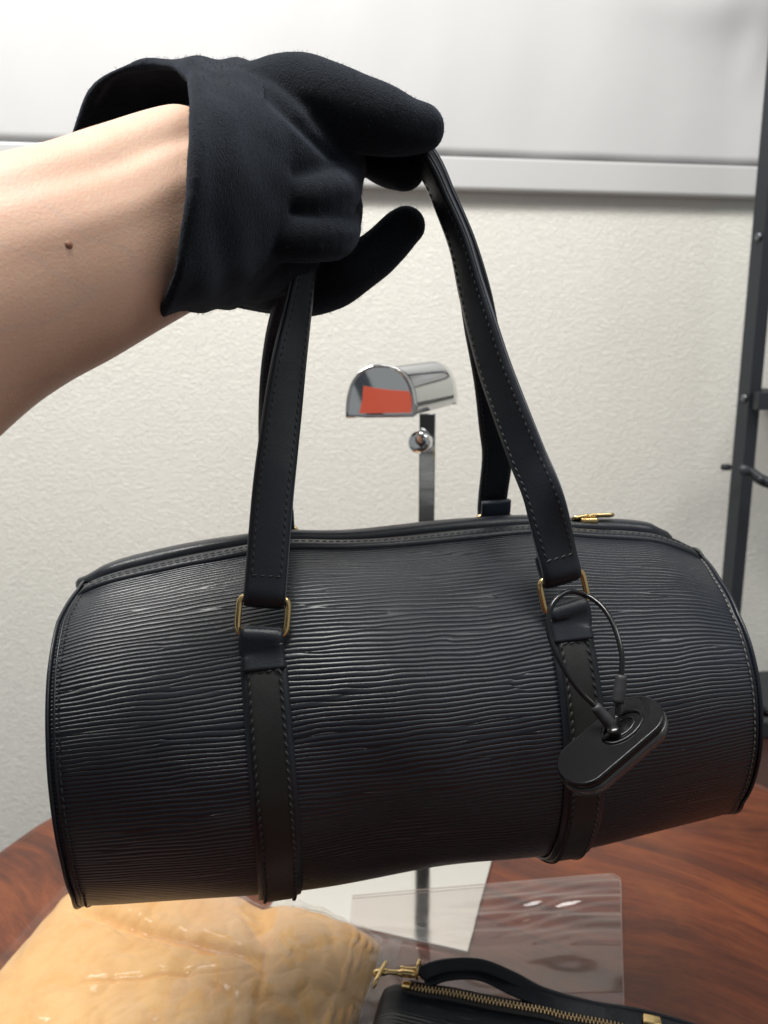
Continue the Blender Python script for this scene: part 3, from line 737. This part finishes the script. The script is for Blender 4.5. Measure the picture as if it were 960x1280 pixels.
bd = [(-.05, -.34, -.70, .17, .12), (-.05, -.34, -.35, .19, .13), (-.05, -.34, -.05, .175, .12), (-.05, -.34, .20, .20, .13), (-.05, -.35, .38, .215, .125), (-.05, -.35, .45, .17, .10), (-.05, -.34, .49, .075, .07), (-.05, -.33, .53, .058, .058)]  # unseen torso and sleeve behind the camera, added to darken the bag's reflections
mb = MB(); bs = spline(np.array(bd), 60); vs = []
for x, y, z, a_, b_ in bs:
    for k in range(40): vs.append((x+a_*math.cos(2*pi*k/40), y+b_*math.sin(2*pi*k/40), z))
mb.add(vs, gridf(60, 40, False, True)+[tuple(range(40)), tuple(range(59*40, 60*40))])
el = cen[0]; tube(mb, spline([V(-.22, -.33, .40), V(-.30, -.12, .30), el*1.0-(cen[8]-cen[0])*.3, el*1.0, cen[6]], 30), np.interp(np.arange(30), [0, 10, 20, 29], [.065, .058, .060, .062]), 24)
mb.build('added_torso', NT('added_torso_dark').set(Base_Color=(.02, .02, .024), Roughness=.85).m, person)
# glove: chains of spheres merged into one voxel surface
chains = []
def ch(pts, n=14, sx=1.0): chains.append(spline([np.r_[P(x, y, d), r*d/960] for x, y, d, r in pts], n))
# palm block
ch([(290, 235, .302, 80), (305, 225, .306, 100), (345, 215, .314, 98), (375, 205, .322, 82)], 10)
ch([(288, 290, .302, 66), (300, 300, .306, 76), (335, 305, .316, 66), (352, 300, .326, 54)], 10)
ch([(300, 158, .308, 58), (340, 150, .312, 66)], 8)
ch([(280, 325, .308, 42), (300, 332, .314, 46), (335, 345, .336, 46), (365, 350, .345, 40)], 12)
# thumb laid over the handles
ch([(330, 140, .310, 58), (375, 126, .305, 54), (425, 138, .301, 49), (470, 150, .300, 43), (505, 160, .302, 34), (528, 160, .304, 28)], 26)
# index finger behind the handles
ch([(360, 160, .328, 46), (410, 160, .338, 40), (455, 178, .340, 34), (485, 200, .334, 31), (506, 213, .328, 26)], 22)
# middle and ring fingers, curled forward over the handles
ch([(365, 190, .330, 48), (410, 200, .336, 44), (424, 222, .318, 30), (418, 240, .300, 31), (385, 248, .291, 29), (340, 245, .291, 28)], 26)
ch([(370, 240, .330, 48), (412, 252, .334, 38), (421, 280, .318, 31), (414, 294, .300, 31), (380, 298, .291, 29), (330, 296, .291, 28)], 26)
# little finger, held free below
ch([(318, 335, .342, 54), (362, 349, .346, 46), (402, 352, .342, 38), (440, 338, .337, 32), (475, 315, .337, 29), (501, 288, .338, 26), (508, 282, .338, 25)], 28)
# cuff: flared tube from the wrist to an open slanted rim
rim = [  # image position and depth of the rim, clockwise from top
    (200, 80, .312), (238, 92, .285), (248, 125, .262), (246, 170, .250), (238, 230, .246), (229, 290, .247), (221, 345, .252), (203, 388, .266), (180, 376, .292), (140, 330, .322), (108, 270, .340), (92, 210, .345), (97, 165, .341), (117, 119, .333), (150, 89, .322)]
wr = [(305, 92, .318), (335, 104, .306), (352, 135, .294), (356, 175, .288), (356, 232, .286), (350, 290, .290), (335, 335, .300), (305, 366, .312), (275, 366, .322), (268, 320, .335), (268, 270, .348), (268, 210, .352), (268, 165, .350), (272, 130, .344), (286, 102, .334)]
def loopc(l, n=90):
    p = np.array([P(*q) for q in l]); p = np.vstack([p, p[:1]]); m = len(p)-1
    out_ = []
    for i in range(m):
        a, b, c, d = p[(i-1) % m], p[i], p[(i+1) % m], p[(i+2) % m]
        for t in np.linspace(0, 1, n//m, endpoint=False): out_.append(.5*(2*b+(c-a)*t+(2*a-5*b+4*c-d)*t*t+(3*b-a-3*c+d)*t**3))
    return np.array(out_)
r0, r1 = loopc(rim), loopc(wr); nk = len(r0); rows_ = []
for k in np.linspace(0, 1, 26):
    q = r0*(1-k)+r1*k; c = q.mean(0); q = c+(q-c); rows_.append(q)
inner = np.array(rows_); cmid = inner.mean(1, keepdims=True)
outer = inner+nrm(inner-cmid)*(.0036*np.linspace(1, 1.5, 26))[:, None, None]
for arr, ph in ((inner, 0), (outer, 0)):
    for a_ in range(26):
        for b_ in range(nk): arr[a_, b_] += nrm(arr[a_, b_]-cmid[a_, 0])*(.0011*nz(arr[a_, b_], 38))
cv = np.concatenate([inner.reshape(-1, 3), outer.reshape(-1, 3)]); nI = 26*nk
cf = gridf(26, nk, False, True); cf = cf+[tuple(q_+nI for q_ in f_)[::-1] for f_ in cf]
for b_ in range(nk):
    b2 = (b_+1) % nk; cf.append((b_, b2, b2+nI, b_+nI)); o_ = 25*nk; cf.append((o_+b_+nI, o_+b2+nI, o_+b2, o_+b_))
bm = bmesh.new()
for c in chains:
    for x, y, z, r in c:
        m_ = bmesh.ops.create_icosphere(bm, subdivisions=3, radius=r); 
        for q in m_['verts']: q.co += Vector((x, y, z))
hm = MB(); tube(hm, r0, .0024, 10, closed=True); hv = hm.v[0]; hs = [bm.verts.new(q_) for q_ in hv]
hf = [bm.faces.new([hs[q_] for q_ in f_]) for f_ in hm.f]; bmesh.ops.recalc_face_normals(bm, faces=hf)
cvs = [bm.verts.new(q_) for q_ in cv]; cfs = [bm.faces.new([cvs[q_] for q_ in f_]) for f_ in cf]
bmesh.ops.recalc_face_normals(bm, faces=cfs)
me = bpy.data.meshes.new('glove_raw'); bm.to_mesh(me); bm.free()
raw = bpy.data.objects.new('glove_raw', me); COL.objects.link(raw)
md = raw.modifiers.new('r', 'REMESH'); md.mode = 'VOXEL'; md.voxel_size = .00105; sm_ = raw.modifiers.new('s', 'SMOOTH'); sm_.iterations = 9; sm_.factor = .55
bpy.context.view_layer.update()
ev = raw.evaluated_get(bpy.context.evaluated_depsgraph_get()); gm = bpy.data.meshes.new_from_object(ev); gm.name = 'glove'
bpy.data.objects.remove(raw); gm.materials.clear()
n = len(gm.vertices); co = np.empty(n*3); gm.vertices.foreach_get('co', co); co = co.reshape(-1, 3); no = np.empty(n*3); gm.vertices.foreach_get('normal', no); no = no.reshape(-1, 3)
fold0 = P(395, 75, .30)
for i in range(n):
    p = co[i]; a = .0013*nz(p, 28)+.0006*nz(p, 75, 3)
    q = p-CO; d = q@CF; X = 480+960*(q@CR)/d; Y = 640-960*(q@CU)/d
    # drag folds: thumb web crease and wrinkles at the wrist
    s = (X-300)*.80-(Y-95)*1.0+ (X-300)**2*.0009; 
    if 330 < X < 430 and 80 < Y < 200: a -= .0016*math.exp(-((s-5)/9)**2)
    if X < 330: a += .0007*math.sin(X/9+3*nz(p, 20))*np.clip((330-X)/60, 0, 1)
    co[i] = p+no[i]*a
gm.vertices.foreach_set('co', co.ravel()); gm.update()
glove = link('glove', gm, M['knit'], person)
# loose fibres of the knit
allp = np.vstack([co]); sel = rng.choice(len(allp), 12000); mb = MB()
for i in sel:
    p = allp[i]; n_ = nrm(no[i]+rng.normal(0, .5, 3)); t_ = nrm(np.cross(n_, rng.normal(0, 1, 3))); L_ = rng.uniform(.0005, .0017); w_ = .00005
    q = p+n_*L_*.5+t_*L_*.1; r = p+n_*L_*.9+t_*L_*.5
    mb.add([p-t_*w_, p+t_*w_, q+t_*w_, q-t_*w_, r], [(0, 1, 2, 3), (3, 2, 4)])
mb.build('fibres', M['fuzz'], glove, kind='stuff')

# ------------------------------------------------------------------ things lying on the table
# folded cloth (height field on a tapering outline), inside a clear bag
def cloth_surface(nu, nv, grow=0.0, lift=0.0, amp=1.0, ext=0.0):
    # u left->right, v near->far ; footprint corners on the table
    fl_ = onz(-190, 1400, .02); fr_ = onz(428, 1310, .02); bl_ = onz(112, 1075, .015); br_ = onz(478, 1155, .02)
    for q_ in (fl_, fr_, bl_, br_): q_[2] = 0
    c = (fl_+fr_+bl_+br_)/4; k = 1+grow
    fl_, fr_, bl_, br_ = [c+(q-c)*k for q in (fl_, fr_, bl_, br_)]
    vs = []
    for u0 in np.linspace(-ext, 1+ext, nu):
        for v0 in np.linspace(-ext, 1+ext, nv):
            p = (fl_*(1-u0)+fr_*u0)*(1-v0)+(bl_*(1-u0)+br_*u0)*v0
            ov = max(0, -u0, u0-1, -v0, v0-1)/max(ext, 1e-6); u = min(max(u0, .012 if ext else 0), .988 if ext else 1); v_ = min(max(v0, .012 if ext else 0), .988 if ext else 1)
            ru = 1-abs(2*u-1)**5; rv = 1-abs(2*v_-1)**6; e = max(ru, 0)**.45*max(rv, 0)**.45
            h = .029*e
            w = .5+.5*math.tanh((u-.60-.25*(1-v_))/.05)                  # right-hand lump: the folded-over end
            valley = math.exp(-((u-.62-.25*(1-v_))/.05)**2)
            h *= 1+.16*w-.42*valley*v_
            h += e*amp*(.0025*nz(p, 9, 2)+.0026*(1-2*abs(nz(p, 19, 5)))*.7-.0016*max(0, 1-5*abs(nz(p, 33, 3)))-.0010*max(0, 1-4*abs(nz(p, 58, 13)))+.0008*nz(p, 70, 8)-.006*math.exp(-((v_-.74+.32*u)/.020)**2)*min(1, max(0, (.78-u)/.2))*min(1, u/.25)+.0022*math.exp(-((v_-.80+.32*u)/.03)**2)*(u < .8)-.0026*math.exp(-((v_-.30-.2*u)/.012)**2)*math.exp(-((u-.45)/.2)**2)-.003*math.exp(-((u-.80+.12*v_)/.010)**2)*math.exp(-((v_-.35)/.25)**2))
            vs.append(V(p[0], p[1], h*(1-ov)**.7+lift))
    return vs
cl = empty('folded_cloth', (-.15, .33, 0)); tag(cl, 'folded tan flannel cloth inside a clear plastic bag at the lower left of the table', 'cloth')
NU, NV = 200, 200
vs = cloth_surface(NU, NV); base = [V(p[0], p[1], .001) for p in vs]
mb = MB(); mb.add(vs, gridf(NU, NV)); mb.build('upper_fold', M['cloth'], cl)
cr_, fr0 = onz(474, 1156, .02), onz(426, 1330, .02)
for k, z in enumerate((.0035, .0080, .0125, .0170, .0212)):    # the layered edge at the right
    a_ = fr0*1.0; a_[2] = z; b_ = cr_*1.0; b_[2] = z; ax_ = nrm(b_-a_); sd_ = V(ax_[1], -ax_[0], 0)
    pts = spline([a_, a_*.6+b_*.4, a_*.25+b_*.75, b_-ax_*.012, b_-sd_*.010-ax_*.008], 70)
    for i in range(70): pts[i] += sd_*(-.0006*k*k+.0008*math.sin(i*.17+1.9*k)+.0004*math.sin(i*.5+k))+V(0, 0, .0006*math.sin(i*.23+k))
    mb = MB(); tube(mb, pts-sd_*.004, .0031+.0003*np.sin(np.arange(70)*.3+k), 12); mb.build('fold_layer', M['cloth'], cl)
pbv = cloth_surface(150, 150, 0, .0, 1.0, .055)
pb2 = []
for i, p in enumerate(pbv):
    u = (i//150)/149; v_ = (i % 150)/149; wq = .35+1.0*min(1, max(0, (u-.40)/.3))
    def rdg(x, y, sd): return max(0, 1-3.2*abs(noise.noise(Vector((x, y, sd)))))**1.5
    cr = rdg(p[0]*14+p[1]*5, p[1]*10, 3)+.6*rdg(p[0]*30-p[1]*12, p[1]*30, 9)+.35*rdg(p[0]*70, p[1]*60, 5)
    pb2.append(V(p[0], p[1], p[2]+.0016+.0022*cr*wq))
o = MB().add(pb2, gridf(150, 150)).build('plastic_bag', M['bagfilm'], up=True); tag(o, 'clear crinkled plastic bag wrapped round the tan cloth', 'plastic bag')

# flat clear vinyl pouch on the table
q = [onz(440, 1120, .004), onz(775, 1091, .004), onz(782, 1330, .004), onz(420, 1330, .004)]
def vinyl(u, v_):
    a = (q[0]*(1-u)+q[1]*u)*(1-v_)+(q[3]*(1-u)+q[2]*u)*v_
    a = a.copy(); a[2] = .0040+(.0016*math.sin(v_*52+2.5*math.sin(u*4))+.0006*math.sin(v_*120+5*u+3*math.sin(u*9)))*math.exp(-((v_-.20)/.15)**2)*min(1, max(0, (u-.30)/.25))+.0012*noise.noise(Vector((a[0]*16, a[1]*40, 2)))
    return a
NU, NV = 90, 140; us = np.linspace(0, 1, NU); vv = np.linspace(0, 1, NV); vs = []
for u in us:
    for v_ in vv:
        uu, v2 = u, v_
        cr = .06                                                    # rounded far right corner
        if u > 1-cr and v_ < cr*1.2:
            a = (u-(1-cr))/cr; b = 1-v_/(cr*1.2); m_ = math.hypot(a, b)
            if m_ > 1: a /= m_; b /= m_; uu = 1-cr+a*cr; v2 = (1-b)*cr*1.2
        vs.append(vinyl(uu, v2))
pc = empty('vinyl_pouch', q[1]); tag(pc, 'flat clear vinyl pouch with rounded corner lying on the wooden table', 'pouch')
MB().add(vs, gridf(NU, NV)).build('front_sheet', M['film'], pc, up=True)
ed = spline([vinyl(0, 0), vinyl(.3, 0), vinyl(.6, 0), vinyl(.94, 0), vinyl(.982, .018), vinyl(1, .07), vinyl(1, .3), vinyl(1, .6), vinyl(1, 1)], 160)
tube(MB(), ed, .0003, 6).build('welded_edge', M['film_edge'], pc)

# small black pouch with gold clasp and wrist strap
sp = empty('small_pouch', onz(560, 1290, 0)); tag(sp, 'small black ridged-leather zip pouch with gold clasp and wrist strap at the bottom edge', 'pouch')
zA, zB = onz(474, 1228, .030), onz(960, 1322, .030); zx = nrm(zB-zA); zy = nrm(np.cross(V(0, 0, 1), zx)); Lp = .24
if zy[1] < 0: zy = -zy
def body_pt(u, v_):   # u along the zip 0..1; v 0 back bottom, ... over the top to the front bottom
    prof_ = [(.006, .002), (.010, .012), (.008, .022), (.003, .0285), (0, .0300), (-.004, .0298), (-.009, .0275), (-.016, .0262), (-.035, .0272), (-.07, .0265), (-.11, .020), (-.125, .010), (-.128, .002)]
    k = v_*(len(prof_)-1); i = min(int(k), len(prof_)-2); f = k-i
    y = prof_[i][0]*(1-f)+prof_[i+1][0]*f; z = prof_[i][1]*(1-f)+prof_[i+1][1]*f
    e = min(1, (min(u, 1-u)/.05))**.4; b = zA+zx*Lp*u+zy*y
    sl_ = .0035*math.sin(u*9)*(.2 if z < .02 else 1)
    return V(b[0], b[1], .001+(z*(.55+.45*e))+(.0011*nz(b, 50)))
NU, NV = 90, 72; vs = []; us = []
for u in np.linspace(0, 1, NU):
    for v_ in np.linspace(0, 1, NV): vs.append(body_pt(u, v_)); us.append((u*Lp, v_*.17))
MB().add(vs, gridf(NU, NV)+[tuple(range(NV)), tuple(range((NU-1)*NV, NU*NV))[::-1]], us).build('shell', M['epi'], sp)
top = lambda u, y=0, z=0: body_pt(u, 4/12)+zy*y+V(0, 0, z)
zp = spline([top(u, -.001, .0008) for u in np.linspace(.075, .97, 20)], 120)
ribbon(MB(), zp, np.tile(zy, (120, 1)), .0105, .0010).build('zip_tape', M['ziptape'], sp)
mb = MB(); L_ = np.r_[0, np.cumsum(np.linalg.norm(np.diff(zp, axis=0), axis=1))]
for i, s in enumerate(np.arange(.003, L_[-1]-.002, .00105)):
    c = V(*[np.interp(s, L_, zp[:, k]) for k in range(3)]); box(mb, c+zy*(.0011 if i % 2 else -.0011)+V(0, 0, .0009), .00062, .0026, .0011, math.atan2(zx[1], zx[0]))
mb.build('zip_teeth', M['zipteeth'], sp, False, kind='stuff')
box(MB(), zp[0]-zx*.001+V(0, 0, .0010), .0050, .0048, .0022, math.atan2(zx[1], zx[0]), .0006).build('zip_stop', M['gold'], sp)
sc_ = zp[-25]; 
def Q(px, py, z): return onz(px, py, z)
box(MB(), Q(815, 1277, .034), .010, .007, .004, math.atan2(zx[1], zx[0]), .001).build('zip_slider', M['gold'], sp)
# clasp
hz = .037
tube(MB(), spline([Q(466, 1217, hz), Q(480, 1215, hz+.001), Q(500, 1216, hz), Q(520, 1218, hz)], 24), np.interp(np.linspace(0, 1, 24), [0, .05, .3, .35, .6, .65, .9, 1], [.001, .0022, .0022, .0014, .0016, .0024, .0024, .0015]), 12).build('clasp', M['gold'], sp)
tube(MB(), spline([Q(483, 1202, hz+.003), Q(476, 1214, hz+.0035), Q(470, 1226, hz+.003), Q(467, 1235, hz)], 16), np.interp(np.linspace(0, 1, 16), [0, .1, .9, 1], [.0008, .0013, .0013, .0007]), 10).build('clasp_bar', M['gold'], sp)
tube(MB(), [Q(523, 1212, hz)+ (zy*math.cos(a)*.0048+V(0, 0, 1)*math.sin(a)*.0050) for a in np.linspace(0, 2*pi, 30, endpoint=False)], .0010, 8, closed=True).build('swivel_ring', M['gold'], sp)
tube(MB(), spline([Q(500, 1209, hz+.001), Q(510, 1211, hz+.001), Q(524, 1211, hz+.001)], 10), .0011, 8).build('clasp_lever', M['gold'], sp)
stp = spline([Q(526, 1222, .035), Q(534, 1214, .038), Q(560, 1207, .043), Q(600, 1207, .044), Q(640, 1222, .040), Q(680, 1242, .036), Q(740, 1258, .034), Q(810, 1270, .034), Q(900, 1296, .034), Q(960, 1315, .033)], 90)
mb = MB(); ribbon(mb, stp, np.tile(nrm(zy*.55+V(0, 0, .8)), (90, 1)), np.interp(np.arange(90), [0, 6, 45, 90], [.0088, .0080, .0062, .0055]), .0028); wsp = mb.build('wrist_strap', M['leather'], sp)
stp2 = spline([Q(530, 1226, .033), Q(560, 1216, .037), Q(600, 1216, .038), Q(640, 1234, .036), Q(690, 1254, .034), Q(760, 1268, .033), Q(860, 1292, .033), Q(950, 1325, .033)], 80)
mb = MB(); ribbon(mb, stp2, np.tile(nrm(zy*.75+V(0, 0, .5)), (80, 1)), .0085, .0024); mb.build('wrist_strap', M['leather'], sp)
